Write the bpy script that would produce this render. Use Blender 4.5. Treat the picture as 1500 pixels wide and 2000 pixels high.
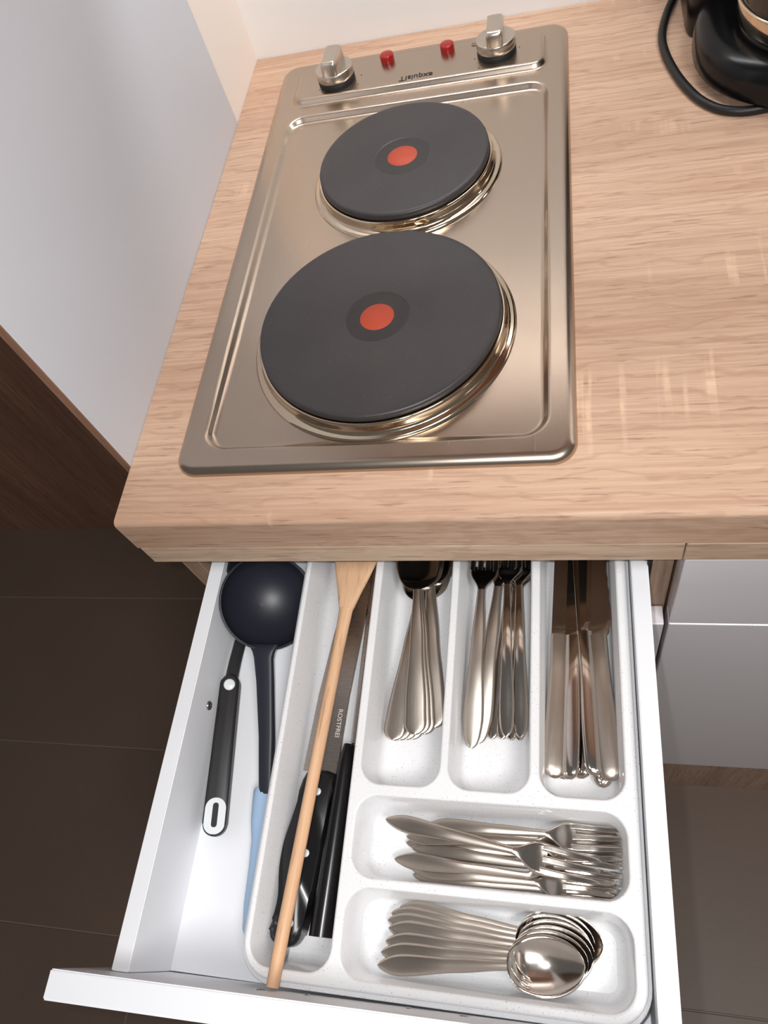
import bpy, bmesh, math, random
from math import sin, cos, pi, sqrt
from mathutils import Matrix, Vector, Euler

for o in list(bpy.data.objects):
    bpy.data.objects.remove(o)
S = bpy.context.scene
C = S.collection
random.seed(7)

# ---------------------------------------------------------------- camera
CAMP = Vector((0.2769, -0.2682, 0.4144))
CAMR = Euler((0.5292, 0.2214, 0.1054), 'XYZ')
cam = bpy.data.cameras.new('camera')
cam.sensor_fit = 'AUTO'
cam.sensor_width = 36.0
cam.lens = 1489.63 / 2000 * 36.0
cam.clip_start = 0.01
co = bpy.data.objects.new('camera', cam)
co.location = CAMP
co.rotation_euler = CAMR
C.objects.link(co)
S.camera = co

# ---------------------------------------------------------------- light
W = bpy.data.worlds.new('world')
S.world = W
W.use_nodes = True
bg = W.node_tree.nodes['Background']
bg.inputs[0].default_value = (1.0, 0.98, 0.97, 1)
bg.inputs[1].default_value = 0.13

def lamp(name, kind, loc, energy, col, **k):
    l = bpy.data.lights.new(name, kind)
    l.energy = energy
    l.color = col
    for a, b in k.items():
        setattr(l, a, b)
    o = bpy.data.objects.new(name, l)
    o.location = loc
    C.objects.link(o)
    return o

# phone flash beside the lens, and the ceiling lamp of the room
flash_at = CAMP + CAMR.to_matrix() @ Vector((-0.022, 0.008, 0.0))
lamp('phone_flash', 'POINT', flash_at, 6.0, (0.97, 0.985, 1.0), shadow_soft_size=0.004)
cl = lamp('ceiling_lamp_light', 'AREA', (0.85, -0.70, 1.48), 20.0, (1.0, 0.98, 0.965), shape='DISK', size=0.55)

us = lamp('added_wall_fill', 'AREA', (0.75, 0.503, 0.548), 4.2, (0.95, 0.98, 1.0), shape='RECTANGLE', size=1.50, size_y=0.012)  # added fill light to brighten wall and side panel, source is a guess

S.view_settings.view_transform = 'Standard'
S.view_settings.look = 'None'
S.view_settings.gamma = 1.0
S.view_settings.use_curve_mapping = False
S.view_settings.exposure = 0.03

# ---------------------------------------------------------------- dimensions
XL = -0.0382       # left end of the worktop and of the unit
YF = -0.037        # worktop front
YB = 0.5242        # back wall
ZB = -0.038        # worktop underside
ZR = -0.0622       # rail underside
XJ = 0.3450        # joint between the two base units
FZ = -0.89         # floor

# ---------------------------------------------------------------- helpers
def tag(o, label=None, cat=None, group=None, kind=None):
    if label: o['label'] = label
    if cat: o['category'] = cat
    if group: o['group'] = group
    if kind: o['kind'] = kind
    return o

class MB:
    """collects verts / faces; faces carry a smooth flag"""
    def __init__(s):
        s.v = []; s.f = []; s.sm = []
    def add(s, vs, fs, smooth=False):
        k = len(s.v)
        s.v += [tuple(p) for p in vs]
        s.f += [tuple(i + k for i in f) for f in fs]
        s.sm += [smooth] * len(fs)
    def box(s, x0, x1, y0, y1, z0, z1, bev=0.0, seg=2):
        bm = bmesh.new()
        bmesh.ops.create_cube(bm, size=1)
        for v in bm.verts:
            v.co = Vector((x0 + (v.co.x + .5) * (x1 - x0), y0 + (v.co.y + .5) * (y1 - y0), z0 + (v.co.z + .5) * (z1 - z0)))
        if bev:
            bmesh.ops.bevel(bm, geom=bm.edges[:], offset=bev, segments=seg, affect='EDGES', profile=.5)
        s.bm(bm)
    def bm(s, bm, smooth=False):
        bm.verts.index_update()
        s.add([v.co for v in bm.verts], [[v.index for v in f.verts] for f in bm.faces], smooth)
        bm.free()
    def loft(s, loops, smooth=True, closed=True):
        n = len(loops[0]); vs = [p for l in loops for p in l]; fs = []
        m = n if closed else n - 1
        for i in range(len(loops) - 1):
            for j in range(m):
                k = (j + 1) % n
                fs.append((i * n + j, i * n + k, (i + 1) * n + k, (i + 1) * n + j))
        s.add(vs, fs, smooth)
    def cap(s, loop, flip=False, smooth=False):
        i = list(range(len(loop)))
        s.add(loop, [i[::-1] if flip else i], smooth)
    def plate(s, outer, holes):
        bm = bmesh.new(); es = []
        for l in [outer] + holes:
            vs = [bm.verts.new(p) for p in l]
            for a, b in zip(vs, vs[1:] + vs[:1]):
                es.append(bm.edges.new((a, b)))
        bmesh.ops.triangle_fill(bm, use_beauty=True, use_dissolve=False, edges=es, normal=(0, 0, 1))
        for f in bm.faces:
            f.normal_update()
            if f.normal.z < 0: f.normal_flip()
        s.bm(bm)
    def lathe(s, prof, cx=0, cy=0, n=48, smooth=True, cap0=False, cap1=False):
        loops = [[(cx + r * cos(2 * pi * j / n), cy + r * sin(2 * pi * j / n), z) for j in range(n)] for r, z in prof]
        s.loft(loops, smooth)
        if cap0: s.cap(loops[0], True)
        if cap1: s.cap(loops[-1])
    def tube(s, pts, r, n=10, smooth=True):
        P = [Vector(p) for p in pts]; loops = []
        up = Vector((0, 0, 1))
        for i, p in enumerate(P):
            t = (P[min(i + 1, len(P) - 1)] - P[max(i - 1, 0)]).normalized()
            a = t.cross(up)
            if a.length < 1e-4: a = Vector((1, 0, 0))
            a.normalize(); b = a.cross(t)
            rr = r[i] if isinstance(r, (list, tuple)) else r
            loops.append([p + (a * cos(2 * pi * j / n) + b * sin(2 * pi * j / n)) * rr for j in range(n)])
        s.loft(loops, smooth)
        s.cap(loops[0]); s.cap(loops[-1], True)
    def build(s, name, mat=None, parent=None, recalc=True):
        me = bpy.data.meshes.new(name)
        me.from_pydata(s.v, [], s.f)
        me.polygons.foreach_set('use_smooth', s.sm)
        if recalc:
            b = bmesh.new(); b.from_mesh(me)
            bmesh.ops.recalc_face_normals(b, faces=b.faces[:])
            b.to_mesh(me); b.free()
        me.update()
        o = bpy.data.objects.new(name, me)
        if mat: me.materials.append(mat)
        C.objects.link(o)
        if parent: o.parent = parent
        return o

def boxo(name, x0, x1, y0, y1, z0, z1, mat, parent=None, bev=0.0, seg=2):
    m = MB(); m.box(x0, x1, y0, y1, z0, z1, bev, seg)
    return m.build(name, mat, parent)

def empty(name, loc=(0, 0, 0), label=None, cat=None, group=None):
    o = bpy.data.objects.new(name, None)
    o.location = loc
    o.empty_display_size = .02
    C.objects.link(o)
    return tag(o, label, cat, group)

def rrect(x0, x1, y0, y1, r, z, n=8):
    out = []
    for cx, cy, a in ((x1 - r, y1 - r, 0), (x0 + r, y1 - r, 90), (x0 + r, y0 + r, 180), (x1 - r, y0 + r, 270)):
        for k in range(n + 1):
            t = math.radians(a + 90 * k / n)
            out.append((cx + r * cos(t), cy + r * sin(t), z))
    return out

def inset(R, d, z, n=8):
    x0, x1, y0, y1, r = R
    return rrect(x0 + d, x1 - d, y0 + d, y1 - d, max(r - d, .0008), z, n)

def text_mesh(name, body, size, mat, parent, loc, rot, align='CENTER', shear=0, extrude=.00008, bold=0.0):
    cu = bpy.data.curves.new(name, 'FONT')
    cu.body = body; cu.size = size; cu.align_x = align; cu.align_y = 'CENTER'; cu.extrude = extrude; cu.shear = shear; cu.offset = bold
    t = bpy.data.objects.new(name + '_src', cu)
    C.objects.link(t)
    bpy.context.view_layer.update()
    me = bpy.data.meshes.new_from_object(t.evaluated_get(bpy.context.evaluated_depsgraph_get()))
    bpy.data.objects.remove(t)
    o = bpy.data.objects.new(name, me)
    me.materials.clear(); me.materials.append(mat)
    o.location = loc; o.rotation_euler = rot
    C.objects.link(o)
    if parent: o.parent = parent
    return o

# ---------------------------------------------------------------- materials
def srgb(r, g, b):
    f = lambda c: c / 255 / 12.92 if c / 255 <= .04045 else ((c / 255 + .055) / 1.055) ** 2.4
    return (f(r), f(g), f(b), 1)

class NT:
    def __init__(s, name):
        s.m = bpy.data.materials.new(name); s.m.use_nodes = True
        s.t = s.m.node_tree; s.b = s.t.nodes['Principled BSDF']
    def n(s, kind, **k):
        o = s.t.nodes.new(kind)
        for a, b in k.items(): setattr(o, a, b)
        return o
    def l(s, a, b): s.t.links.new(a, b)
    def coords(s, scale, rot=(0, 0, 0), loc=(0, 0, 0)):
        c = s.n('ShaderNodeTexCoord'); m = s.n('ShaderNodeMapping')
        m.inputs['Scale'].default_value = scale; m.inputs['Rotation'].default_value = rot; m.inputs['Location'].default_value = loc
        s.l(c.outputs['Object'], m.inputs[0]); return m.outputs[0]
    def noise(s, vec, scale=1, detail=4, rough=.55, dist=0):
        o = s.n('ShaderNodeTexNoise')
        o.inputs['Scale'].default_value = scale; o.inputs['Detail'].default_value = detail
        o.inputs['Roughness'].default_value = rough; o.inputs['Distortion'].default_value = dist
        s.l(vec, o.inputs['Vector']); return o.outputs['Fac']
    def ramp(s, fac, *stops):
        o = s.n('ShaderNodeValToRGB'); e = o.color_ramp.elements
        while len(e) < len(stops): e.new(.5)
        for q, (p, c) in zip(e, stops):
            q.position = p; q.color = c if len(c) == 4 else (*c, 1)
        s.l(fac, o.inputs[0]); return o.outputs[0]
    def mix(s, fac, a, b, mode='MIX'):
        o = s.n('ShaderNodeMix', data_type='RGBA', blend_type=mode)
        for sock, val in ((o.inputs[0], fac), (o.inputs[6], a), (o.inputs[7], b)):
            if hasattr(val, 'is_output'): s.l(val, sock)
            else: sock.default_value = val
        return o.outputs[2]
    def math(s, op, a, b=0.0):
        o = s.n('ShaderNodeMath', operation=op)
        for sock, val in ((o.inputs[0], a), (o.inputs[1], b)):
            if hasattr(val, 'is_output'): s.l(val, sock)
            else: sock.default_value = val
        return o.outputs[0]
    def bump(s, h, strength=.2, dist=.001):
        o = s.n('ShaderNodeBump'); o.inputs['Strength'].default_value = strength; o.inputs['Distance'].default_value = dist
        s.l(h, o.inputs['Height']); s.l(o.outputs[0], s.b.inputs['Normal'])
    def set(s, **k):
        for a, b in k.items():
            i = s.b.inputs[a.replace('_', ' ')]
            if hasattr(b, 'is_output'): s.l(b, i)
            else: i.default_value = b
        return s.m

def plain(name, col, rough=.5, metal=0.0, spec=.5, var=.04, scale=60):
    t = NT(name)
    f = t.noise(t.coords((1, 1, 1)), scale, 3)
    c2 = tuple(c * (1 - var) for c in col[:3]) + (1,)
    return t.set(Base_Color=t.mix(f, col, c2), Roughness=rough, Metallic=metal, Specular_IOR_Level=spec)

def oak(name, light, mid, dark, axis='x', saw=1.0, rough=.5):
    t = NT(name)
    st = {'x': (1, 1, 1), 'z': (1, 1, 1)}[axis]
    def V(along, across, loc=(0, 0, 0), rot=0.0):
        s = (along, across, across) if axis == 'x' else (across, across, along)
        return t.coords(s, (0, 0, rot), loc)
    big = t.noise(V(1.4, 9), 1, 3, .5)
    band = t.noise(V(1.1, 16, (3, 1, 2), .06), 1, 5, .6, .8)
    fib = t.noise(V(9, 330, (1, 2, 3), .05), 1, 5, .68)
    por = t.noise(V(26, 420, (5, 2, 3), .10), 1, 3, .6)
    # cathedral rings
    w = t.n('ShaderNodeTexWave', wave_type='BANDS', bands_direction='Y' if axis == 'x' else 'X')
    w.inputs['Scale'].default_value = 5.0; w.inputs['Distortion'].default_value = 9.0
    w.inputs['Detail'].default_value = 3.0; w.inputs['Detail Scale'].default_value = 1.4; w.inputs['Detail Roughness'].default_value = .6
    t.l(V(1.6, 4.2, (.4, .7, 0), .05), w.inputs['Vector'])
    col = t.ramp(band, (.30, mid), (.52, light), (.70, mid))
    col = t.mix(t.math('MULTIPLY', t.ramp(big, (.45, (0, 0, 0)), (.68, (1, 1, 1))), .45), col, dark)
    col = t.mix(t.math('MULTIPLY', t.ramp(w.outputs['Fac'], (.0, (1, 1, 1)), (.16, (0, 0, 0))), .30), col, dark)
    col = t.mix(t.math('MULTIPLY', t.ramp(fib, (.42, (1, 1, 1)), (.58, (0, 0, 0))), .38), col, dark)
    dk = tuple(c * .55 for c in dark[:3]) + (1,)
    col = t.mix(t.math('MULTIPLY', t.ramp(por, (.32, (1, 1, 1)), (.40, (0, 0, 0))), .55), col, dk)
    if saw:
        sv = t.noise(V(95, 5, (7, 3, 1)), 1, 2, .5)
        sm = t.noise(V(3.2, 11, (2, 9, 4)), 1, 2, .5)
        sf = t.noise(V(60, 160, (2, 1, 4)), 1, 2, .5)
        k = t.math('MULTIPLY', t.ramp(sv, (.56, (0, 0, 0)), (.63, (1, 1, 1))), t.ramp(sm, (.53, (0, 0, 0)), (.62, (1, 1, 1))))
        k = t.math('MULTIPLY', k, t.ramp(sf, (.35, (.3, .3, .3)), (.6, (1, 1, 1))))
        lt = tuple(min(1, c * 1.28) for c in light[:3]) + (1,)
        col = t.mix(t.math('MULTIPLY', k, .75 * saw), col, lt)
    t.bump(fib, .12, .0006)
    return t.set(Base_Color=col, Roughness=rough, Specular_IOR_Level=.35)

M = {}
M['oak'] = oak('oak_worktop', srgb(214, 181, 155), srgb(199, 163, 137), srgb(165, 126, 102), 'x')
M['oak_rail'] = oak('oak_rail', srgb(222, 194, 168), srgb(206, 176, 150), srgb(158, 128, 104), 'x', .4)
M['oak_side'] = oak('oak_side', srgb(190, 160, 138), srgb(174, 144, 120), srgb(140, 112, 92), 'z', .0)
M['oak_dark'] = oak('oak_wall', srgb(150, 112, 90), srgb(134, 98, 78), srgb(104, 74, 58), 'z', .0, .55)
M['wall'] = plain('wall_paint', srgb(244, 242, 240), .85, var=.03, scale=25)
M['wall_beige'] = plain('wall_beige_paint', srgb(242, 230, 220), .85, var=.04, scale=8)
M['melamine'] = plain('white_melamine', srgb(204, 205, 211), .42, var=.02, scale=300)
M['front'] = plain('cabinet_front', srgb(226, 221, 223), .16, var=.01, scale=5)
M['drawer'] = plain('drawer_white', srgb(240, 241, 244), .45, var=.01, scale=200)

def tray_mat():
    t = NT('tray_plastic')
    a = t.noise(t.coords((1, 1, 1)), 900, 1, .4)
    b = t.noise(t.coords((1, 1, 1), (0, 0, 0), (.3, .2, .1)), 45, 2, .5)
    k = t.math('MULTIPLY', t.ramp(a, (.68, (0, 0, 0)), (.72, (1, 1, 1))), t.ramp(b, (.35, (.3, .3, .3)), (.6, (1, 1, 1))))
    c = t.mix(t.math('MULTIPLY', k, .5), srgb(240, 240, 241), srgb(110, 110, 118))
    return t.set(Base_Color=c, Roughness=.13, Specular_IOR_Level=.5)
M['tray'] = tray_mat()

def steel(name, col, rough, brush=None, var=.06, bump=.05, dim=.88):
    t = NT(name)
    v = t.coords(brush or (40, 40, 40))
    f = t.noise(v, 1, 4, .6)
    r = t.math('ADD', t.math('MULTIPLY', f, var), rough - var / 2)
    c2 = tuple(c * dim for c in col[:3]) + (1,)
    if bump: t.bump(f, bump, .0002)
    return t.set(Base_Color=t.mix(f, col, c2), Roughness=r, Metallic=1.0)
M['hob'] = steel('brushed_steel', srgb(194, 178, 162), .27, (700, 8, 400), .02, 0, .97)
M['knob'] = steel('satin_steel', srgb(206, 196, 184), .28, (300, 60, 300), .03, 0, .98)
M['chrome'] = steel('spill_ring_steel', srgb(226, 208, 184), .10)
M['steel'] = steel('cutlery_steel', srgb(212, 202, 192), .17, (200, 200, 200), .10)
M['steel_matt'] = steel('cutlery_satin', srgb(200, 188, 176), .30, (60, 900, 200), .10)
M['blade'] = steel('knife_blade', srgb(196, 186, 178), .27, (30, 900, 300), .10)
M['mirror'] = steel('polished_steel', srgb(214, 204, 194), .10, (200, 200, 200), .05)
M['screw'] = steel('screw_steel', srgb(190, 190, 190), .25)
M['housing'] = plain('housing_sheet', srgb(66, 64, 62), .6)
M['black_gap'] = plain('black_rubber', srgb(14, 13, 13), .6)

def iron():
    t = NT('cast_iron')
    a = t.noise(t.coords((1, 1, 1)), 18, 4, .6)
    b = t.noise(t.coords((1, 1, 1)), 420, 3, .6)
    c = t.mix(a, srgb(50, 47, 48), srgb(66, 62, 62))
    c = t.mix(t.math('MULTIPLY', t.ramp(b, (.66, (0, 0, 0)), (.72, (1, 1, 1))), .25), c, srgb(140, 134, 130))
    t.bump(b, .15, .0004)
    return t.set(Base_Color=c, Roughness=.42, Specular_IOR_Level=.45)
M['iron'] = iron()
M['iron_dark'] = plain('cast_iron_recess', srgb(49, 45, 44), .5, var=.1, scale=200)
M['red'] = plain('red_enamel', srgb(184, 70, 44), .55, var=.06, scale=150)
M['lens'] = plain('red_lens', srgb(160, 30, 24), .15, var=.2, scale=90)
M['print'] = plain('grey_print', srgb(40, 37, 36), .6)
M['etch'] = plain('etched_mark', srgb(215, 210, 205), .6)
M['nylon'] = plain('black_nylon', srgb(38, 40, 50), .42, var=.08, scale=120)
M['nylon2'] = plain('black_rubber_grip', srgb(34, 32, 33), .48, var=.1, scale=200)
M['blue'] = plain('light_blue_grip', srgb(168, 196, 226), .5, var=.03, scale=60)
M['white_plastic'] = plain('white_plastic', srgb(228, 232, 234), .35)
M['knife_handle'] = plain('black_handle', srgb(22, 21, 23), .25, var=.2, scale=200)
M['black_gloss'] = plain('black_gloss_plastic', srgb(13, 13, 14), .24, var=.1, scale=40, spec=.3)
M['cord'] = plain('black_cord', srgb(17, 17, 18), .45)
M['beech'] = oak('beech_spoon', srgb(232, 190, 152), srgb(224, 178, 138), srgb(206, 158, 118), 'x', .0, .55)

def tile_mat():
    t = NT('floor_tile')
    a = t.noise(t.coords((1, 1, 1)), 3.2, 5, .6)
    b = t.noise(t.coords((60, 220, 60)), 1, 3, .6)
    c = t.mix(a, srgb(96, 80, 69), srgb(116, 96, 83))
    c = t.mix(t.math('MULTIPLY', b, .25), c, srgb(70, 62, 56))
    return t.set(Base_Color=c, Roughness=.45, Specular_IOR_Level=.35)
M['tile'] = tile_mat()
M['grout'] = plain('grout', srgb(128, 118, 108), .9, var=.1)
def glass():
    t = NT('carafe_glass')
    return t.set(Base_Color=srgb(120, 96, 84), Roughness=.05, Transmission_Weight=.85, IOR=1.45)
M['glass'] = glass()

# ---------------------------------------------------------------- the setting
fl = tag(boxo('floor', -2.0, 1.6, -1.3, 0.60, FZ - .05, FZ - .0012, M['grout']), kind='structure',
         label='dark grey brown tiled floor')
tm = None
YG = -0.3152
for r in range(-4, 4):
    for k in range(-4, 4):
        x0 = (-.35 if r in (0, 1, 3) else -.418) + k * .60; y0 = YG + r * .30
        if x0 > 1.5 or x0 < -1.95 or y0 > .55: continue
        y1 = min(y0 + .30, .60)
        if tm is None:
            m = MB(); m.box(.0011, .5989, .0011, .2989, -.008, 0, .0006, 1)
            o = m.build('tile', M['tile'], fl); tm = o.data
        else:
            o = bpy.data.objects.new('tile', tm); C.objects.link(o); o.parent = fl
        o.location = (x0, y0, FZ)
wb = tag(boxo('wall_back', -.30, 1.6, YB, YB + .10, FZ, 1.5, M['wall']), kind='structure', label='white painted back wall')
wl = tag(boxo('wall_left', XL - .06, XL - .0005, .4165, YB, FZ, 1.5, M['wall_beige']), kind='structure', label='beige painted wall corner behind the worktop end')
ww = tag(boxo('wall_alcove', -2.0, XL - .061, .4505, .50, FZ, 1.5, M['oak_dark']), kind='structure', label='dark wood clad alcove wall')

pn = empty('side_panel', (XL - .009, .2138, FZ), 'tall white upright board along the left end of the wooden worktop', 'panel')
def child(o, p):
    o.parent = p; o.matrix_parent_inverse = Matrix.Translation(p.location).inverted(); return o
child(boxo('board', XL - .006, XL - .0004, .0122, .4160, FZ, 1.5, M['melamine'], None, .0004, 1), pn)
child(boxo('edge_strip', XL - .006, XL - .0004, .0112, .0122, FZ, 1.5, M['oak_dark']), pn)

# ---------------------------------------------------------------- worktop
wt = MB()
prof = []
r = .0045
for k in range(7):
    a = pi + (pi / 2) * k / 6
    prof.append((YF + r + r * cos(a), -r - r * sin(a)))          # (y,z): front top rounding
prof = [(YF + .002, ZB), (YF, ZB + .002)] + prof + [(YB - .0005, 0), (YB - .0005, ZB)]
xs = [XL, 1.55]
wt.loft([[(x, y, z) for y, z in prof] for x in xs], False)
wt.cap([(xs[0], y, z) for y, z in prof]); wt.cap([(xs[1], y, z) for y, z in prof], True)
wo = wt.build('worktop', M['oak'])
b = wo.modifiers.new('bevel', 'BEVEL'); b.width = .0012; b.segments = 2; b.limit_method = 'ANGLE'; b.angle_limit = .9
tag(wo, 'light oak wood grain kitchen worktop carrying the hob', 'worktop')

# ---------------------------------------------------------------- base units
u1 = empty('base_cabinet', (.153, .22, FZ), 'oak framed base cabinet under the hob with its top drawer pulled open', 'cabinet')
u2 = empty('base_cabinet', (.85, .22, FZ), 'closed base cabinet with glossy white fronts beside the open drawer', 'cabinet')
PZ = -.735
child(boxo('rail', XL, XJ - .0004, YF + .001, YF + .019, ZR, ZB - .0006, M['oak_rail'], None, .0008, 1), u1)
child(boxo('rail', XJ + .0004, 1.54, YF + .001, YF + .019, ZR, ZB - .0006, M['oak_rail'], None, .0008, 1), u2)
FY0, FY1 = YF + .002, YF + .018
for x0, x1, u in ((XL + .0006, XL + .0160, u1), (.3305, XJ, u1), (XJ + .002, XJ + .018, u2), (1.52, 1.536, u2)):
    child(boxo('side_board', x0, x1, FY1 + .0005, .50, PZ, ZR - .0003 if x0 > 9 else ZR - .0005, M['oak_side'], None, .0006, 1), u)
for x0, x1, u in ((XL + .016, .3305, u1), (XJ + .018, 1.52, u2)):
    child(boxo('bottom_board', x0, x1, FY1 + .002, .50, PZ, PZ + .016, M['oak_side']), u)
    child(boxo('back_board', x0, x1, .492, .50, PZ + .016, ZR - .0005, M['melamine']), u)
for x0, x1, u in ((XL, XJ - .0008, u1), (XJ, 1.54, u2)):
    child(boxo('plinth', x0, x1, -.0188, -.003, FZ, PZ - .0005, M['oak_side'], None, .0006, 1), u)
child(boxo('door', XL, XJ - .0015, FY0, FY1, -.672, -.1785, M['front'], None, .001), u1)
child(boxo('door', XJ + .0018, 1.54, FY0, FY1, -.672, -.1778, M['front'], None, .001), u2)
child(boxo('drawer_front', XJ + .0018, 1.54, FY0, FY1, -.1752, ZR - .0015, M['front'], None, .001), u2)
child(boxo('drawer_runner', .3262, .3302, -.016, .44, -.172, -.150, M['white_plastic'], None, .0006, 1), u1)
child(boxo('drawer_runner', .3312, .3400, -.0205, -.0189, -.222, -.186, M['white_plastic'], None, .0006, 1), u1)
child(boxo('runner_bracket', .3272, .3302, -.0185, -.002, -.128, -.100, M['black_gap'], None, .0004, 1), u1)

wc = empty('added_reflection_cabinet', (.75, .36, .56), 'unseen dark wood wall cabinet added above the worktop for reflections', 'cabinet')  # unseen cabinet, added so the hob steel reflects dark wood
child(boxo('body', XL + .002, 1.55, .215, YB - .0006, .56, 1.27, M['oak_dark'], None, .001, 1), wc)
for k in range(3):
    child(boxo('door', XL + .004 + k * .516, XL + .516 + k * .516, .197, .2145, .562, 1.268, M['oak_dark'], None, .001, 1), wc)

child(boxo('added_lamp_shield', XL + .004, 1.548, .462, .474, .498, .5596, M['oak_dark'], None, .001, 1), wc)  # added lip, keeps the fill light from mirroring in the hob
child(boxo('added_strip_body', -.02, 1.52, .494, .512, .550, .5598, M['white_plastic'], None, .001, 1), wc)  # unseen strip body, added to go with the fill light

# the pulled out drawer: its base is the mesh, boards and screws are sub-parts
DZT, DZB = -.106, -.166
DIN, DYB = -.3062, .160
dr = MB()
dr.box(-.0125, .3285, DIN + .0005, DYB, DZB - .005, DZB)
drw = child(dr.build('drawer', M['drawer']), u1)
def quad_board(name, pts_bottom, z0, z1, mat, bev=.0006):
    bm = bmesh.new()
    lo = [bm.verts.new((x, y, z0)) for x, y in pts_bottom]; hi = [bm.verts.new((x, y, z1)) for x, y in pts_bottom]
    bm.faces.new(lo[::-1]); bm.faces.new(hi)
    n = len(lo)
    for i in range(n): bm.faces.new((lo[i], lo[(i + 1) % n], hi[(i + 1) % n], hi[i]))
    bmesh.ops.bevel(bm, geom=bm.edges[:], offset=bev, segments=2, affect='EDGES')
    m = MB(); m.bm(bm); o = m.build(name, mat)
    o.parent = drw; o.matrix_parent_inverse = drw.matrix_world.inverted()
    return o
bpy.context.view_layer.update()
quad_board('side_board', [(-.0182, DIN), (-.0060, DIN), (-.0015, DYB), (-.0125, DYB)], DZB - .010, DZT, M['drawer'])
quad_board('side_board', [(.3163, DIN), (.3285, DIN), (.3272, DYB), (.3158, DYB)], DZB - .010, DZT, M['drawer'])
quad_board('back_board', [(-.0014, DYB - .012), (.3157, DYB - .012), (.3157, DYB), (-.0014, DYB)], DZB, DZT, M['drawer'])
fp = quad_board('front_panel', [(-.0372, -.3232), (XJ - .001, -.3198), (XJ - .001, -.3035), (-.0372, -.3068)], -.178, -.068, M['drawer'], .0009)
def screw(loc, nrm, r=.0035):
    m = MB()
    m.lathe([(0.0001, -.0004), (r * .45, -.0004), (r * .5, .0006), (r * .8, .0009), (r, .0002), (r * 1.02, -.0006)], n=20)
    m.box(-r * .6, r * .6, -r * .1, r * .1, -.0006, .0002); m.box(-r * .1, r * .1, -r * .6, r * .6, -.0006, .0002)
    o = m.build('screw', M['screw'])
    q = Vector(nrm).to_track_quat('Z', 'Y').to_matrix().to_4x4()
    o.matrix_world = Matrix.Translation(loc) @ q
    mw = o.matrix_world.copy(); o.parent = drw; o.matrix_parent_inverse = drw.matrix_world.inverted(); o.matrix_world = mw
    return o
screw((-.0029, -.1263, -.133), (1, 0.012, 0)); screw((.3158, -.1227, -.133), (-1, 0, 0))
for x, z in ((.0835, -.1095), (.112, -.116), (.176, -.116), (.2094, -.112)):
    screw((x, -.3068 + (x + .0372) / .3822 * .0033, z), (0, 1, 0), .003 if z > -.113 else .0017)

# ---------------------------------------------------------------- cutlery tray
TZ, TF = -.120, -.1635
TO = (.0631, .3133, -.3005, .140, .022)
CMP = [(.0672, .1224, -.2940, .132, .012), (.1282, .1842, -.1782, .132, .012), (.1896, .2448, -.1782, .132, .012), (.2510, .3058, -.1784, .132, .012),
       (.1286, .3056, -.2370, -.1855, .012), (.1284, .3066, -.2948, -.2426, .013)]
t = MB()
holes = []
for R in CMP:
    def L(d, z, R=R): return inset((R[0], R[1], R[2], R[3], R[4] + .003), d, z)
    holes.append(L(-.0012, TZ))
    t.loft([L(-.0012, TZ), L(-.0003, TZ - .0003), L(.0003, TZ - .0014), L(.0032, TF + .006), L(.0044, TF + .0025), L(.0064, TF + .0006), L(.0090, TF)])
    t.cap(L(.0090, TF))
def LO(d, z): return inset(TO if d >= 0 else (TO[0], TO[1], TO[2] + d * .5, TO[3], TO[4]), d, z)
t.plate(LO(.0015, TZ), holes)
t.loft([LO(.0015, TZ), LO(.0004, TZ - .0004), LO(0, TZ - .0015), LO(.0001, TZ - .0036), LO(-.0004, TZ - .0044), LO(-.0018, TZ - .0047), LO(-.0022, TZ - .0052), LO(-.0020, TZ - .0060), LO(.0010, TZ - .0062), LO(.0062, DZB + .0004)])
tr = t.build('cutlery_tray', M['tray'])
tag(tr, 'speckled white plastic cutlery tray with six compartments in the open drawer', 'tray')

# ---------------------------------------------------------------- hob
HW, HL = .2805, .4900
hob = empty('electric_hob', (HW / 2, HL / 2, 0), 'stainless steel two plate electric hob set into the worktop', 'hob')
h = MB()
HO = (0, HW, 0, HL, .017)
WE = (.0195, .2625, .0195, .4000, .018)
PA = (.0200, .2610, .4165, .4735, .013)
HZ = .0062
def H(R, d, z): return inset(R, d, z, 10)
h.plate(H(HO, .0075, HZ), [H(WE, -.0015, HZ), H(PA, -.0015, HZ)])
out = [(.0075, HZ)]
for k in range(1, 9):
    a = pi / 2 * k / 8
    out.append((.0075 - .0072 * sin(a), HZ - .0060 * (1 - cos(a))))
out.append((.0003, .0001))
h.loft([H(HO, d, z) for d, z in out])
h.loft([H(WE, -.0015, HZ), H(WE, .0000, HZ - .0003), H(WE, .0012, HZ - .0012), H(WE, .0028, HZ - .0036), H(WE, .0042, HZ - .0046), H(WE, .0060, HZ - .0049)])
h.cap(H(WE, .0060, HZ - .0049))
h.loft([H(PA, -.0015, HZ), H(PA, 0, HZ + .0003), H(PA, .0012, HZ + .0014), H(PA, .0022, HZ + .0034), H(PA, .0036, HZ + .0045), H(PA, .0056, HZ + .0048)])
h.cap(H(PA, .0056, HZ + .0048))
child(h.build('steel_top', M['hob']), hob)
PZ0 = HZ + .0048
WF = HZ - .0049
child(boxo('housing', .034, .252, .022, .455, -.0600, ZB - .0006, M['housing'], None, .002), hob)
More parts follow.
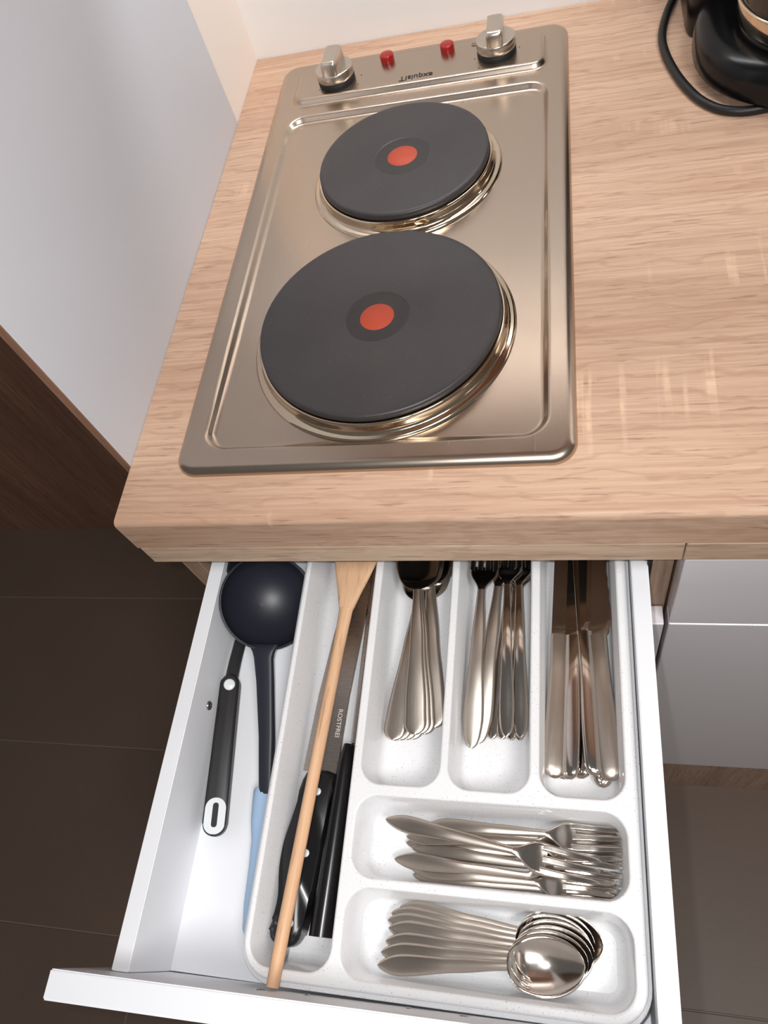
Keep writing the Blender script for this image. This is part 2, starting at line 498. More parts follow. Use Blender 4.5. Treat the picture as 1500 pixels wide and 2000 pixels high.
def hotplate(cx, cy, R, zt):
    p = MB()
    p.lathe([(R - .0012, zt - .0062), (R, zt - .0055), (R, zt - .0016), (R - .0005, zt - .0005), (R - .0016, zt), (R - .004, zt + .0001), (R * .6, zt), (.0249, zt), (.0243, zt - .0001), (.0238, zt - .0005), (.0232, zt - .0006)], n=96)
    o = child(p.build('cooking_plate', M['iron'], None), hob); o.location = (cx, cy, 0)
    o.matrix_parent_inverse = Matrix.Translation(hob.location).inverted()
    bpy.context.view_layer.update()
    def sub(m, name, mat):
        q = m.build(name, mat); q.parent = o
        return q
    d = MB(); d.lathe([(.0236, zt - .0006), (.018, zt - .0004), (.0126, zt - .0004)], n=64); sub(d, 'centre_recess', M['iron_dark'])
    d = MB(); d.lathe([(.0127, zt - .0004), (.0125, zt - .0002), (.0001, zt - .0002)], n=48); sub(d, 'red_dot', M['red'])
    g = MB()
    g.lathe([(R - .003, zt - .0075), (R - .0002, zt - .0068), (R + .0014, zt - .0060), (R + .0022, zt - .0068), (R + .0024, zt - .0090), (R + .0026, zt - .0120),
             (R + .0036, WF + .0030), (R + .0052, WF + .0022), (R + .0070, WF + .0022), (R + .0084, WF + .0016), (R + .0092, WF + .0002)], n=96)
    q = child(g.build('spill_ring', M['chrome']), hob); q.location = (cx, cy, 0)
hotplate(.1408, .1218, .0900, .0191)
hotplate(.1428, .3029, .0725, .0191)

def knob(cx, cy, tilt):
    k = MB()
    k.lathe([(.0178, PZ0), (.0178, PZ0 + .0045), (.0165, PZ0 + .0050)], n=40, cap1=True)
    c = child(k.build('knob_collar', M['black_gap']), hob); c.location = (cx, cy, 0)
    d = MB(); z = PZ0 + .005
    d.lathe([(.0170, z), (.0178, z + .0004), (.0180, z + .003), (.0178, z + .0078), (.0172, z + .0086), (.0165, z + .0088)], n=48, cap1=True, cap0=True)
    # grip: a bar across the disc, rounded in front, rising above it
    loops = []
    for zz, f in ((z + .0060, 1.0), (z + .0120, .99), (z + .0165, .97), (z + .0190, .94), (z + .0203, .88), (z + .0208, .78)):
        hw = .0072 * (f if f < .96 else 1) ; R0 = .0176 * (1 - (zz - z) * 2.2) * f
        lp = []
        for j in range(13):
            a = -pi / 2 + pi * (j - 6) / 12 * .62
            lp.append((hw * sin((j - 6) / 6 * pi / 2), -R0 * (1 - .10 * ((j - 6) / 6) ** 2) , zz))
        R1 = R0 * .98
        for j in range(13):
            lp.append((-hw * sin((j - 6) / 6 * pi / 2), R1 * (1 - .10 * ((j - 6) / 6) ** 2), zz))
        loops.append(lp)
    d.loft(loops); d.cap(loops[-1])
    o = child(d.build('control_knob', M['knob']), hob); o.location = (cx, cy, 0); o.rotation_euler = (0, 0, tilt)
knob(.0640, .4425, -.06); knob(.2165, .4460, .0)
for x, y in ((.1120, .4615), (.1700, .4620)):
    k = MB(); k.lathe([(.0066, PZ0), (.0066, PZ0 + .0052), (.0062, PZ0 + .0062), (.0052, PZ0 + .0066), (.001, PZ0 + .0067)], n=28, cap1=True)
    o = child(k.build('indicator_lamp', M['lens']), hob); o.location = (x, y, 0)
def hprint(body, size, x, y, rz=pi, name='lettering', shear=0):
    o = text_mesh(name, body, size, M['print'], None, (x, y, PZ0 + .00016), (0, 0, rz), 'CENTER', shear, .00008, .00010)
    child(o, hob)
    return o
q = hprint('exquisIT', .0102, .1424, .4275)
q.scale = (.92, .95, 1)
for x, y in ((.1966, .4400), (.2010, .4250), (.2370, .4475), (.0480, .4310), (.0880, .4440), (.0865, .4300), (.2330, .4290)):
    k = MB(); k.lathe([(.0007, 0), (.0006, .0001)], n=10, cap1=True)
    o = child(k.build('scale_mark', M['print']), hob); o.location = (x, y, PZ0)
for x, y in ((.0455, .4655), (.1950, .4635)):
    m = MB()
    R = (-.0022, .0022, -.0026, .0026, .0005)
    lo, li = inset(R, 0, .0001, 2), inset(R, .0005, .0001, 2)
    m.loft([lo, li], False); m.box(-.0008, .0010, -.0022, -.0004, 0, .0001)
    o = child(m.build('plate_symbol', M['print']), hob); o.location = (x, y, PZ0)

# ---------------------------------------------------------------- coffee maker and cord
cm = empty('coffee_maker', (.468, .41, 0), 'black filter coffee maker with glass jug standing on the worktop', 'coffee maker')
m = MB()
B = (.3800, .562, .3090, .480, .080)
def BL(d, z): return inset(B, d, z, 12)
m.loft([BL(.004, .0078), BL(.0008, .0085), BL(.0, .010), BL(.0, .020), BL(.0015, .028), BL(.006, .034), BL(.014, .0365), BL(.022, .0372)])
m.cap(BL(.022, .0372)); m.cap(BL(.004, .0078), True)
child(m.build('base', M['black_gloss']), cm)
for fx, fy in ((.42, .352), (.52, .352), (.41, .42), (.53, .42)):
    m = MB(); m.lathe([(.009, .0), (.010, .001), (.010, .0078)], fx, fy, 20, cap0=True)
    child(m.build('foot', M['black_gap']), cm)
m = MB()
T = (.3790, .562, .428, .5180, .022)
def TL(d, z): return inset(T, d, z, 8)
m.loft([TL(.001, .0008), TL(0, .004), TL(0, .30), TL(.003, .315)]); m.cap(TL(.003, .315))
child(m.build('water_tank', M['black_gloss']), cm)
m = MB()
T = (.3830, .560, .330, .4275, .045)
m.loft([inset(T, .004, .235), inset(T, 0, .240), inset(T, 0, .300), inset(T, .006, .315)]); m.cap(inset(T, .006, .315)); m.cap(inset(T, .004, .235), True)
child(m.build('filter_head', M['black_gloss']), cm)
CX, CY = .4700, .4030 - .022
m = MB(); m.lathe([(.060, .0372), (.060, .0398), (.057, .0405)], CX, CY, 64, cap1=True)
child(m.build('hot_plate', M['black_gloss']), cm)
m = MB(); m.lathe([(.0500, .0410), (.0560, .0425), (.0590, .046), (.0625, .060), (.0640, .085), (.062, .115), (.052, .145), (.045, .158), (.045, .165)], CX, CY, 64)
j = child(m.build('glass_jug', M['glass']), cm)
m = MB(); m.lathe([(.0570, .0420), (.0612, .0420), (.0628, .0440), (.0648, .0590), (.0644, .0605), (.0628, .0605)], CX, CY, 64)
child(m.build('jug_band', M['chrome']), cm)
m = MB(); m.lathe([(.0001, .0450), (.056, .0450), (.0600, .060), (.0612, .070), (.0001, .070)], CX, CY, 48)
child(m.build('coffee', M['black_gap']), cm)
m = MB(); m.lathe([(.046, .160), (.047, .172), (.040, .178), (.001, .179)], CX, CY, 40)
child(m.build('jug_lid', M['black_gloss']), cm)
m = MB()
pts = [(.3900, .5205, .03), (.3790, .5150, .008), (.3740, .5000, .0036), (.3660, .4740, .0036), (.3600, .4430, .0036), (.3608, .4150, .0036), (.3672, .3830, .0036), (.3765, .3560, .0036), (.3860, .3390, .0036), (.3990, .3270, .0036), (.4200, .3220, .0036), (.4600, .3300, .0036), (.48, .345, .0036)]
def smoothpts(P, n=6):
    P = [Vector(p) for p in P]; out = []
    for i in range(len(P) - 1):
        a, b, c, d = P[max(i - 1, 0)], P[i], P[i + 1], P[min(i + 2, len(P) - 1)]
        for k in range(n):
            t = k / n
            out.append(.5 * ((2 * b) + (c - a) * t + (2 * a - 5 * b + 4 * c - d) * t * t + (-a + 3 * b - 3 * c + d) * t ** 3))
    return out + [P[-1]]
m.tube(smoothpts(pts), .0036, 12)
tag(m.build('power_cord', M['cord']), 'black power cord curling around the coffee maker on the worktop', 'cord')

# ---------------------------------------------------------------- cutlery makers (local: handle end at x=0, tip at +x, top +z)
def strip(m, st, nv=8, th=.0014):
    """st: list of (x, halfwidth, z, dish, yc): closed thin shell; dish>0 sinks the middle"""
    top = []; bot = []
    for x, w, z, d, yc in st:
        a = []; b = []
        for k in range(nv + 1):
            v = -1 + 2 * k / nv
            zz = z - d * (1 - v * v)
            e = th * (1 - .55 * abs(v) ** 4)
            a.append((x, yc + v * w, zz)); b.append((x, yc + v * w, zz - e))
        top.append(a); bot.append(b[::-1])
    m.loft([a + b for a, b in zip(top, bot)])
    for a, b in ((top[0], bot[0]), (top[-1], bot[-1])):
        m.cap(a + b)

def lerp(tab, x):
    for (a, p), (b, q) in zip(tab, tab[1:]):
        if x <= b:
            t = 0 if b == a else (x - a) / (b - a)
            t = t * t * (3 - 2 * t)
            return p + (q - p) * t
    return tab[-1][1]

def handle_stations(Lh, we, wm, wn, z0, zm, zn, n=22):
    st = []
    xs = [0, .0004, .0012, .0025, .0045, .007] + [.010 + (Lh - .010) * k / n for k in range(n + 1)]
    for x in xs:
        w = lerp([(0, we), (Lh * .18, wm), (Lh * .62, (wm * .6 + wn * .4) * .85), (Lh, wn)], x)
        e = .009
        if x < e: w *= max(.12, sqrt(max(0, 1 - (1 - x / e) ** 2)))
        z = lerp([(0, z0), (Lh * .55, zm), (Lh, zn)], x)
        st.append((x, w / 2, z, -.0007, 0))
    return st

def spoon_meshes(L, bl, bw, we, wm, wn, depth):
    Lh = L - bl
    zr = depth + .0022
    hm = MB(); st = handle_stations(Lh, we, wm, wn, zr + .002, zr + .005, zr + .006)
    strip(hm, st, 6, .0016)
    b = MB(); bs = []
    N = 22
    for k in range(N + 1):
        u = k / N
        uu = .5 - .5 * cos(pi * u)
        w = max(wn / 2 if u < .10 else .0006, bw / 2 * sqrt(max(0, 1 - (2 * uu ** .93 - 1) ** 2)) * (1.03 - .07 * uu))
        z = lerp([(0, zr + .006), (.22, zr + .0012), (.6, zr), (1, zr + .0008)], uu)
        d = depth * max(0, sin(pi * min(1, uu * .98 + .01))) ** .8
        bs.append((Lh + bl * uu - .0003, w, z, d - .0007 * (1 - min(1, uu * 6)), 0))
    strip(b, bs, 12, .0013)
    return hm, b

def fork_meshes(L, hl, hw, tl, tines, we, wm, wn):
    Lh = L - hl
    hm = MB(); strip(hm, handle_stations(Lh, we, wm, wn, .005, .010, .0105), 6, .0016)
    b = MB(); bs = []
    def zz(u): return lerp([(0, .0105), (.38, .0032), (.62, .0030), (1, .0080)], u)
    ur = (hl - tl) / hl
    N = 10
    for k in range(N + 1):
        u = ur * k / N
        w = lerp([(0, wn / 2), (ur * .75, hw / 2), (ur, hw / 2)], u)
        bs.append((Lh + hl * u - .0003, w, zz(u), -.0007 + .0016 * min(1, u / ur), 0))
    strip(b, bs, 8, .0015)
    gap = .0016 if tines > 3 else .0022
    tw = (hw - gap * (tines - 1)) / tines
    for i in range(tines):
        yc = -hw / 2 + tw / 2 + i * (tw + gap); ts = []
        for k in range(9):
            u = ur - .004 / hl + (1 - ur + .004 / hl) * k / 8
            q = k / 8
            w = tw / 2 * (1 - .45 * q) if k < 8 else tw * .10
            if tines == 3 and yc < -1e-6: yy = yc + .0012 * q
            elif tines == 3 and yc > 1e-6: yy = yc - .0012 * q
            else: yy = yc - .0006 * q * (1 if yc > 0 else -1)
            v = yc / (hw / 2)
            ts.append((Lh + hl * u, w, zz(u) - .0009 * (1 - v * v) * (1 - q * .6), 0, yy))
        strip(b, ts, 4, .0014)
    return hm, b

def knife_meshes(Lh, Lb, wh, thk, bw, serr=False):
    hm = MB(); loops = []
    xs = [0, .0006, .002, .005, .009, .015] + [.02 + (Lh - .02) * k / 14 for k in range(15)]
    for x in xs:
        w = lerp([(0, wh * .95), (Lh * .25, wh), (Lh * .8, wh * .80), (Lh, wh * .82)], x); t = lerp([(0, thk), (Lh * .7, thk * .9), (Lh, thk * .55)], x)
        e = .008
        if x < e:
            f = max(.12, sqrt(max(0, 1 - (1 - x / e) ** 2))); w *= f; t *= f ** .6
        lp = []
        for j in range(20):
            a = 2 * pi * j / 20; ca, sa = cos(a), sin(a)
            lp.append((x, w / 2 * (abs(ca) ** .7) * (1 if ca >= 0 else -1), thk / 2 + t / 2 * (abs(sa) ** .8) * (1 if sa >= 0 else -1)))
        loops.append(lp)
    hm.loft(loops); hm.cap(loops[0]); hm.cap(loops[-1], True)
    b = MB(); N = 18; loops = []
    zc = thk / 2
    for k in range(N + 1):
        u = k / N; x = Lh - .001 + Lb * u
        y1 = wh * .38                      # spine
        y0 = lerp([(0, -wh * .40), (.12, -bw + wh * .38), (.75, -bw + wh * .38), (1, wh * .30)], u)
        if u > .93: y1 -= (u - .93) * .03
        if serr and .2 < u < .9 and k % 2: y0 += .0007
        th = .0011 * (1 - .4 * u)
        loops.append([(x, y0, zc - .0001), (x, y0 + .003, zc - th / 2), (x, y1, zc - th), (x, y1, zc + th), (x, y0 + .003, zc + th / 2), (x, y0, zc + .0001)])
    b.loft(loops, False); b.cap(loops[0]); b.cap(loops[-1], True)
    return hm, b

def frame(p0, p1, roll=0.0):
    p0, p1 = Vector(p0), Vector(p1)
    x = (p1 - p0).normalized(); z = Vector((0, 0, 1)); z = (z - x * z.dot(x)).normalized(); y = z.cross(x)
    mt = Matrix((x, y, z)).transposed().to_4x4()
    return Matrix.Translation(p0) @ mt @ Matrix.Rotation(roll, 4, 'X')

KIND = {}
def kind_data(key, a, an, b, bn, mat_a, mat_b):
    out = []
    for mb, nm, mt in ((a, an, mat_a), (b, bn, mat_b)):
        o = mb.build(nm, mt); out.append((nm, o.data)); bpy.data.objects.remove(o)
    KIND[key] = out
def put(key, name, p0, p1, label, cat, group, roll=0.0, scale=1.0, mats=None):
    e = empty(name, (0, 0, 0), label, cat, group)
    e.matrix_world = frame(p0, p1, roll) @ Matrix.Scale(scale, 4)
    for nm, me in KIND[key]:
        o = bpy.data.objects.new(nm, me); C.objects.link(o); o.parent = e
    return e

kind_data('table_spoon', *[v for pair in zip(spoon_meshes(.172, .062, .038, .0175, .0165, .0060, .0080), ('handle', 'bowl')) for v in pair], M['steel_matt'], M['steel'])
kind_data('tea_spoon', *[v for pair in zip(spoon_meshes(.132, .047, .0345, .0075, .0125, .0052, .0068), ('handle', 'bowl')) for v in pair], M['steel_matt'], M['steel'])
kind_data('table_fork', *[v for pair in zip(fork_meshes(.182, .062, .0235, .040, 4, .0105, .0155, .0062), ('handle', 'fork_head')) for v in pair], M['steel_matt'], M['steel'])
kind_data('slim_fork', *[v for pair in zip(fork_meshes(.176, .060, .0225, .040, 4, .0095, .0115, .0055), ('handle', 'fork_head')) for v in pair], M['mirror'], M['steel'])
kind_data('cake_fork', *[v for pair in zip(fork_meshes(.146, .056, .0205, .034, 3, .0065, .0115, .0050), ('handle', 'fork_head')) for v in pair], M['steel_matt'], M['steel'])
kind_data('table_knife', *[v for pair in zip(knife_meshes(.106, .105, .0150, .0066, .0185), ('handle', 'blade')) for v in pair], M['mirror'], M['mirror'])
kind_data('steak_knife', *[v for pair in zip(knife_meshes(.106, .105, .0165, .0070, .0180, True), ('handle', 'blade')) for v in pair], M['steel_matt'], M['steel'])

# table spoons, second compartment
G = 'table spoons in the tray'
F0 = TF + .0006
def spoon_stack(ends, necks, zs_end, zs_neck, label):
    nth = {3: ('lowest', 'middle', 'topmost'), 4: ('lowest', 'second lowest', 'second highest', 'topmost')}[len(ends)]
    for (ex, ey), (nx, ny), ze, zn, w in zip(ends, necks, zs_end, zs_neck, nth):
        put('table_spoon', 'table_spoon', (ex, ey, ze), (nx, ny, zn), w + ' ' + label, 'spoon', G)
n = 4
spoon_stack([(.1440 + .0042 * (n - 1 - i), -.1428 + .0010 * (n - 1 - i)) for i in range(n)], [(.1556 + .0008 * (n - 1 - i), -.0252) for i in range(n)],
            [F0 + .0024 * i for i in range(n)], [F0 + .0004 + .0024 * i for i in range(n)], 'steel table spoon of the pile slanting towards the wooden spatula')
spoon_stack([(.1612 + .0030 * (2 - i), -.1382 + .0009 * (2 - i)) for i in range(3)], [(.1562 + .0008 * (2 - i), -.0274) for i in range(3)],
            [F0 + .0078 + .0026 * i for i in range(3)], [F0 + .0166 + .0026 * i for i in range(3)], 'steel table spoon of the pile crossing over the other table spoons')
spoon_stack([(.1742 - .0008 * (2 - i), -.1290 - .0010 * i) for i in range(3)], [(.1640 + .0006 * (2 - i), -.0251) for i in range(3)],
            [F0 + .0008 + .0026 * i for i in range(3)], [F0 + .0064 + .0029 * i for i in range(3)], 'steel table spoon of the pile next to the table forks')

# table forks, third compartment
G = 'table forks in the tray'
for key, e, nk, ze, zn, lb in (
    ('slim_fork', (.2290, -.1352), (.2300, -.02), .0004, .0004, 'slim steel fork with reflective handle at the bottom of the forks compartment'),
    ('slim_fork', (.2350, -.1350), (.2330, -.02), .0010, .0030, 'slim steel fork with reflective handle along the knife side of the forks compartment'),
    ('slim_fork', (.2150, -.1350), (.2255, -.02), .0006, .0056, 'slim steel fork with reflective handle crossing under the broad forks'),
    ('slim_fork', (.2225, -.1352), (.2310, -.02), .0026, .0082, 'slim steel fork with reflective handle lying between its neighbours in the forks compartment'),
    ('slim_fork', (.2362, -.1335), (.2340, -.02), .0040, .0108, 'slim steel fork with reflective handle topmost along the knife side'),
    ('slim_fork', (.2262, -.1340), (.2250, -.02), .0066, .0134, 'slim steel fork with stained handle lying on top of the slim forks'),
    ('table_fork', (.2062, -.1395), (.2178, -.02), .0060, .0140, 'broad handled satin steel fork overlapped by its twin'),
    ('table_fork', (.2012, -.1440), (.2056, -.0159), .0090, .0180, 'broad handled satin steel fork topmost beside the spoons compartment')):
    put(key, 'table_fork', (e[0], e[1], F0 + ze), (nk[0], nk[1], F0 + zn), lb, 'fork', G)

# table knives, fourth compartment
G = 'table knives in the tray'
for key, e, nk, ze, zn, rl, lb in (
    ('table_knife', (.2650, -.1600), (.2670, -.0545), .0002, .0002, .3, 'steel table knife under the others on the forks side of the knife compartment'),
    ('table_knife', (.2790, -.1590), (.2790, -.0545), .0002, .0002, -.2, 'steel table knife under the others in the middle of the knife compartment'),
    ('table_knife', (.2925, -.1640), (.2900, -.0545), .0002, .0002, .1, 'steel table knife with broad round handle end at the bottom of the knife compartment'),
    ('steak_knife', (.2595, -.1610), (.2640, -.0545), .0076, .0076, .16, 'satin steel table knife topmost against the forks compartment'),
    ('table_knife', (.2706, -.1614), (.2750, -.0545), .0080, .0080, -.22, 'dark reflective steel table knife topmost in the knife compartment'),
    ('table_knife', (.2866, -.1580), (.2825, -.0545), .0082, .0082, .24, 'steel table knife with banded neck topmost in the knife compartment'),
    ('steak_knife', (.2984, -.1606), (.2925, -.0545), .0078, .0078, -.12, 'satin steel serrated knife topmost against the drawer side')):
    put(key, 'table_knife', (e[0], e[1], F0 + ze), (nk[0], nk[1], F0 + zn), lb, 'knife', G, rl)

# cake forks, cross compartment
G = 'cake forks in the tray'
for e, tp, ze, zt, rl, sc, lb in (
    ((.1640, -.2300), (.296, -.2318), .0002, .0002, .0, .95, 'three tined cake fork lowest along the teaspoon side'),
    ((.1575, -.2100), (.303, -.2120), .0004, .0004, .0, 1, 'three tined cake fork lowest in the middle of the pile'),
    ((.1590, -.2010), (.303, -.2005), .0004, .0004, .0, 1, 'three tined cake fork lowest along the table cutlery side'),
    ((.1625, -.2128), (.301, -.2200), .0030, .0036, .1, .96, 'three tined cake fork in the middle layer with a dark tilted handle'),
    ((.1580, -.2068), (.302, -.2035), .0034, .0036, -.1, 1, 'three tined cake fork in the middle layer reaching furthest to the drawer side'),
    ((.1515, -.2205), (.296, -.2235), .0066, .0064, .25, 1, 'three tined cake fork with dark handle end lying clear of the pile'),
    ((.1645, -.2270), (.297, -.2290), .0064, .0060, .0, .92, 'three tined cake fork in the upper layer along the teaspoon side'),
    ((.1735, -.1985), (.298, -.1985), .0110, .0120, .0, .90, 'three tined cake fork on top with the short handle along the table cutlery side'),
    ((.1445, -.1975), (.2885, -.2195), .0150, .0150, .0, 1, 'three tined cake fork topmost lying slantwise across the pile')):
    put('cake_fork', 'cake_fork', (e[0], e[1], F0 + ze), (tp[0], tp[1], F0 + zt), lb, 'fork', G, rl, sc)

# teaspoons, front compartment
G = 'teaspoons in the tray'
for e, tp, ze, zt, rl, lb in (
    ((.1580, -.2500), (.2760, -.2590), .0002, .0002, .10, 'steel teaspoon lowest of the pile and nearest the cake forks'),
    ((.1530, -.2540), (.2790, -.2600), .0010, .0026, .10, 'steel teaspoon second from the bottom of the pile with a dark handle edge'),
    ((.1512, -.2588), (.2810, -.2630), .0022, .0052, .05, 'steel teaspoon third from the bottom of the pile'),
    ((.1526, -.2640), (.2820, -.2660), .0030, .0078, .0, 'steel teaspoon in the middle of the pile'),
    ((.1516, -.2722), (.2810, -.2690), .0036, .0104, -.05, 'steel teaspoon third from the top of the pile'),
    ((.1496, -.2788), (.2790, -.2710), .0042, .0130, -.05, 'steel teaspoon just under the topmost one'),
    ((.1484, -.2862), (.2768, -.2730), .0050, .0158, -.05, 'steel teaspoon topmost with its whole bowl showing')):
    put('tea_spoon', 'teaspoon', (e[0], e[1], F0 + ze), (tp[0], tp[1], F0 + zt), lb, 'spoon', G, rl)

# ---------------------------------------------------------------- chef knife
def outline_solid(m, pts, z0, z1, bev=0.0, seg=3):
    bm = bmesh.new()
    lo = [bm.verts.new((x, y, z0)) for x, y in pts]; hi = [bm.verts.new((x, y, z1)) for x, y in pts]
    n = len(lo)
    bm.faces.new(lo[::-1]); bm.faces.new(hi)
    for i in range(n): bm.faces.new((lo[i], lo[(i + 1) % n], hi[(i + 1) % n], hi[i]))
    if bev:
        ed = [e for e in bm.edges if abs(e.verts[0].co.z - e.verts[1].co.z) < 1e-6]
        bmesh.ops.bevel(bm, geom=ed, offset=bev, segments=seg, affect='EDGES', profile=.5)
    m.bm(bm, True)
def spl(P, n=5, closed=True):
    P = [Vector((*p, 0)) for p in P]; N = len(P); out = []
    for i in range(N):
        a, b, c, d = P[(i - 1) % N], P[i], P[(i + 1) % N], P[(i + 2) % N]
        for k in range(n):
            t = k / n
            v = .5 * ((2 * b) + (c - a) * t + (2 * a - 5 * b + 4 * c - d) * t * t + (-a + 3 * b - 3 * c + d) * t ** 3)
            out.append((v.x, v.y))
    return out
ck = empty('chef_knife', (.09, -.17, TF), 'large kitchen knife with riveted black handle under the wooden spatula', 'knife')
m = MB()
hp = [(x + .0014, y) for x, y in [(.0790, -.1690), (.0760, -.190), (.0735, -.2030), (.0705, -.2180), (.0700, -.2350), (.0722, -.2520), (.0712, -.2640), (.0690, -.2700), (.0702, -.2780), (.0770, -.2820), (.0850, -.2818), (.0905, -.2770), (.0932, -.2650), (.0958, -.2350), (.0998, -.1900), (.1018, -.1690)]]
outline_solid(m, spl(hp, 3), TF + .0045, TF + .0205, .0042, 4)
child(m.build('handle', M['knife_handle']), ck)
for x, y in ((.0918, -.1825), (.0893, -.2240), (.0850, -.2680)):
    k = MB(); k.lathe([(.0027, TF + .0202), (.0026, TF + .0209), (.0020, TF + .0213), (.0001, TF + .0214)], x, y, 20)
    child(k.build('rivet', M['white_plastic']), ck)
m = MB()
zb = TF + .0135
sp = [(.1024, -.1685), (.1046, -.110), (.1085, -.060), (.1120, -.020), (.1150, .020), (.1160, .045)]   # spine side
ed = [(.0760, -.1672), (.0795, -.110), (.0850, -.060), (.0925, -.010), (.1040, .028), (.1160, .046)]    # cutting edge
loops = []
for (a, b_), (c, d) in zip(ed, sp):
    loops.append([(a, b_, zb - .0001), (a + .004, b_, zb - .0006), (c, d, zb - .0010), (c, d, zb + .0010), (a + .004, b_, zb + .0006), (a, b_, zb + .0001)])
m.loft(loops, False); m.cap(loops[0])
child(m.build('blade', M['blade']), ck)
o = text_mesh('etched_lettering', 'ROSTFREI', .0072, M['etch'], None, (.0992, -.1310, zb + .00115), (0, 0, math.radians(-91)), extrude=.00004)
o.scale = (.70, .68, 1)
child(o, ck)

# second knife: round black handle, blade on edge along the compartment wall
kn = empty('kitchen_knife', (.108, -.21, TF), 'kitchen knife with smooth round black handle leaning against the tray wall', 'knife')
m = MB(); loops = []
for k in range(19):
    u = k / 18; y = -.2740 + .1270 * u; cx = .1062 + .0035 * u; hw = .0086 - .0024 * u * u; hz = .0105
    if u > .90: hw *= 1 - (u - .90) * 3.4; hz *= 1 - (u - .9) * 2
    zc = TF + .0125
    loops.append([(cx + hw * cos(2 * pi * j / 24), y, zc + hz * (abs(sin(2 * pi * j / 24)) ** .9) * (1 if sin(2 * pi * j / 24) >= 0 else -1)) for j in range(24)])
m.loft(loops); m.cap(loops[0]); m.cap(loops[-1], True)
child(m.build('handle', M['knife_handle']), kn)
m = MB(); loops = []
for u, y, w in ((0, -.1500, .95), (.2, -.115, 1), (.5, -.06, 1), (.75, -.01, .8), (.92, .03, .5), (1, .05, .12)):
    # bottom edge near the floor, spine up against the wall
    x0, z0 = .1092 + .001 * u, TF + .0205 - .010 * w; x1, z1 = .1192 + .0006 * u, TF + .0205 + .0175 * w
    loops.append([(x0 - .0001, y, z0), (x1 - .0008, y, z1), (x1 + .0008, y, z1), (x0 + .0001, y, z0)])
m.loft(loops, False); m.cap(loops[0]); m.cap(loops[-1], True)
child(m.build('blade', M['blade']), kn)

# ---------------------------------------------------------------- wooden spatula resting on the tray rim
ws = empty('wooden_spatula', (.0919, -.3045, -.114), 'light wooden cooking spatula lying along the tray over the kitchen knives', 'spatula')
ws.matrix_world = frame((.0896, -.3038, -.1140), (.1050, -.0500, -.1120))
m = MB(); loops = []
for k in range(15):
    x = .254 * k / 14; r = .0044 if 0 < k else .0040
    e = max(0, (x - .225) / .029)
    loops.append([(x, (r + .0012 * e) * cos(2 * pi * j / 20), (r - .0012 * e) * sin(2 * pi * j / 20)) for j in range(20)])
m.loft(loops); m.cap(loops[0]); m.cap(loops[-1], True)
m.build('handle', M['beech'], ws)
m = MB(); loops = []
for x, w, h_ in ((.252, .0058, .0036), (.262, .0085, .0034), (.278, .0135, .0030), (.300, .0200, .0027), (.330, .0235, .0024), (.360, .0240, .0020), (.378, .0210, .0016), (.384, .0150, .0012)):
    loops.append([(x, w * (abs(cos(2 * pi * j / 24)) ** .6) * (1 if cos(2 * pi * j / 24) >= 0 else -1), h_ * (abs(sin(2 * pi * j / 24)) ** .8) * (1 if sin(2 * pi * j / 24) >= 0 else -1)) for j in range(24)])
m.loft(loops); m.cap(loops[0]); m.cap(loops[-1], True)
m.build('paddle', M['beech'], ws)

# ---------------------------------------------------------------- ladle beside the tray
la = empty('soup_ladle', (.030, -.04, -.15), 'black nylon soup ladle with light blue handle lying beside the tray', 'ladle')
m = MB(); n = 48; R = .0375
bc = Vector((.0338, -.0420, -.1235)); nz = Vector((.58, -.20, .79)).normalized()
q = nz.to_track_quat('Z', 'Y').to_matrix()
prof = []
for k in range(13):
    a = pi / 2 * k / 12
    prof.append((max(.0002, R * sin(a)), -.030 * cos(a)))
prof += [(R + .0006, .0008), (R + .0016, .0006), (R + .0020, -.0008)]
for k in range(12, -1, -1):
    a = pi / 2 * k / 12
    prof.append((max(.0002, (R + .0019) * sin(a)), -.0318 * cos(a)))
loops = [[bc + q @ Vector((r * cos(2 * pi * j / n), r * sin(2 * pi * j / n), z)) for j in range(n)] for r, z in prof]
m.loft(loops)
child(m.build('bowl', M['nylon'], None, True), la)
m = MB(); loops = []
for x, y, z, w, th in ((.0335, -.0765, -.1302, .0130, .0012), (.0342, -.0790, -.1304, .0112, .0022), (.0348, -.0825, -.1312, .0092, .0030), (.0354, -.0870, -.1325, .0080, .0034), (.0385, -.1050, -.1370, .0072, .0036), (.0440, -.1450, -.1460, .0062, .0040), (.0490, -.1860, -.1520, .0054, .0042)):
    loops.append([(x + w * (abs(cos(2 * pi * j / 20)) ** .5) * (1 if cos(2 * pi * j / 20) >= 0 else -1), y, z + th * (abs(sin(2 * pi * j / 20)) ** .6) * (1 if sin(2 * pi * j / 20) >= 0 else -1)) for j in range(20)])
m.loft(loops); m.cap(loops[0]); m.cap(loops[-1], True)
child(m.build('shaft', M['nylon']), la)
m = MB(); loops = []
for x, y, w in ((.0480, -.1815, .0078), (.0480, -.1830, .0092), (.0487, -.1900, .0095), (.0500, -.2050, .0092), (.0517, -.2180, .0078), (.0530, -.2350, .0076), (.0545, -.2600, .0080), (.0560, -.2750, .0075), (.0566, -.2800, .0050)):
    th = min(.0068, w)
    loops.append([(x + w * cos(2 * pi * j / 24) - .0010, y, -.1545 + th * sin(2 * pi * j / 24)) for j in range(24)])
m.loft(loops); m.cap(loops[0]); m.cap(loops[-1], True)
child(m.build('grip', M['blue']), la)

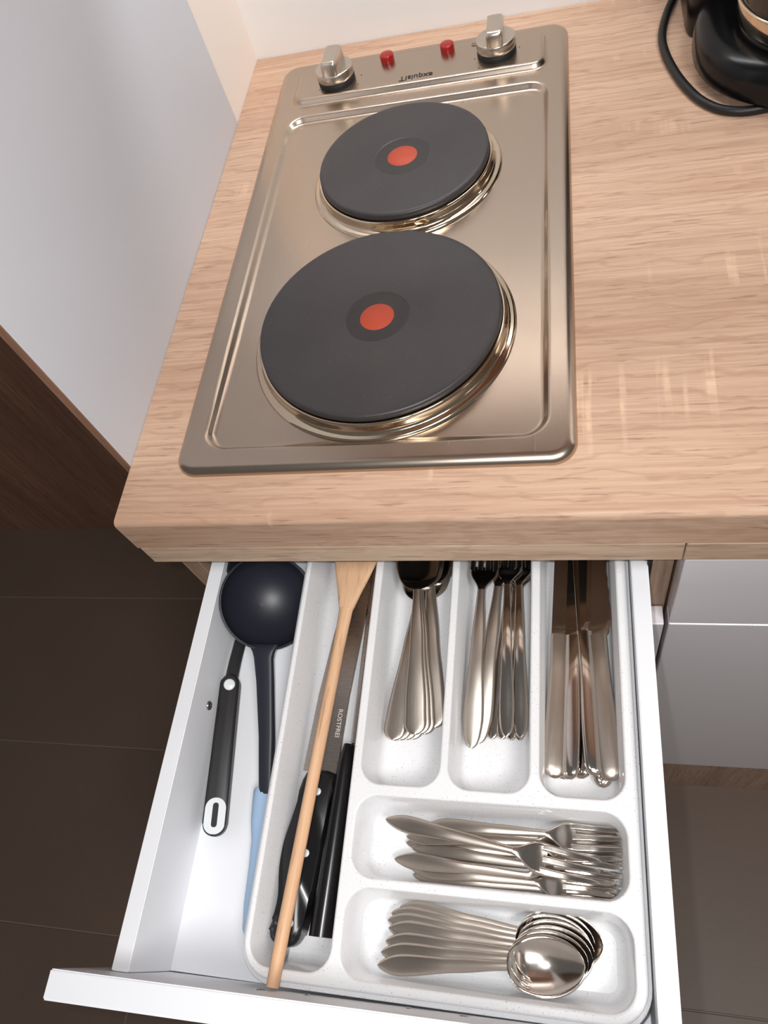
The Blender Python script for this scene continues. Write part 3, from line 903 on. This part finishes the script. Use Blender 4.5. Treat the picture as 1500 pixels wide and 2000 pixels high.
# ---------------------------------------------------------------- black turner with white hanging loop
tu = empty('kitchen_turner', (.004, -.16, DZB), 'black turner with white hanging loop leaning on the drawer side', 'turner')
tu.matrix_world = frame((.0108, -.2175, -.1575), (.0040, -.1040, -.1480), .25)
LT = .1155
m = MB()
pts = rrect(.0095, LT + .0055, -.0094, .0094, .0080, 0)
pts = [(x, y) for x, y, _ in pts]
hp = []
R = (.0, LT + .006, -.0090, .0090, .0088)
outline_solid(m, [(x, y * (1.0 - .16 * x / LT)) for x, y, _ in inset(R, 0, 0, 8)], -.0060, .0050, .0022, 3)
hd = m.build('grip', M['nylon2'], tu)
m = MB()
o1 = [(x, y) for x, y, _ in rrect(.0014, .0270, -.0078, .0078, .0076, 0)]
zt = .0052
oo = [(x, y, zt) for x, y in o1]; ho = [(x, y, zt) for x, y, _ in rrect(.0062, .0235, -.0022, .0022, .0021, 0)]
m.plate(oo, [ho])
m.loft([[(x, y, .0035) for x, y, _ in inset((.0008, .0276, -.0084, .0084, .0080), 0, 0)], oo], False)
m.loft([ho, [(x, y, .0020) for x, y, _ in ho]], False)
m.build('hanging_loop', M['white_plastic'], tu)
m = MB(); m.cap([(x, y, .00515) for x, y, _ in rrect(.0062, .0235, -.0022, .0022, .0021, 0)]); m.build('loop_slot', M['black_gap'], tu)
m = MB(); m.lathe([(.0046, .0049), (.0045, .0056), (.0036, .0061), (.0001, .0062)], LT - .0030, 0, 24); m.build('button', M['white_plastic'], tu)
m = MB(); loops = []
for x, y, z, w, h_ in ((.0038, -.1075, -.1480, .0050, .0026), (.0030, -.085, -.1500, .0048, .0026), (.0026, -.060, -.1535, .0046, .0024), (.0024, -.042, -.1560, .0040, .0024), (.0020, -.028, -.1560, .0022, .0040)):
    loops.append([(x + w * a, y, z + h_ * b_) for a, b_ in ((-1, -.6), (-.7, -1), (.7, -1), (1, -.6), (1, .6), (.7, 1), (-.7, 1), (-1, .6))])
m.loft(loops, False); m.cap(loops[0]); m.cap(loops[-1], True)
bpy.context.view_layer.update()
def wchild(o, p):
    o.parent = p; o.matrix_parent_inverse = p.matrix_world.inverted(); return o
wchild(m.build('shaft', M['nylon2']), tu)
m = MB(); loops = []
for y, z0, z1 in ((-.034, -.160, -.150), (-.030, -.162, -.125), (-.022, -.1625, -.1075), (.010, -.1625, -.1065), (.050, -.1625, -.1065), (.056, -.160, -.109)):
    loops.append([(-.0004, y, z0), (.0014, y, z0), (.0014, y, z1), (-.0004, y, z1)])
m.loft(loops, False); m.cap(loops[0]); m.cap(loops[-1], True)
wchild(m.build('turner_blade', M['nylon']), tu)
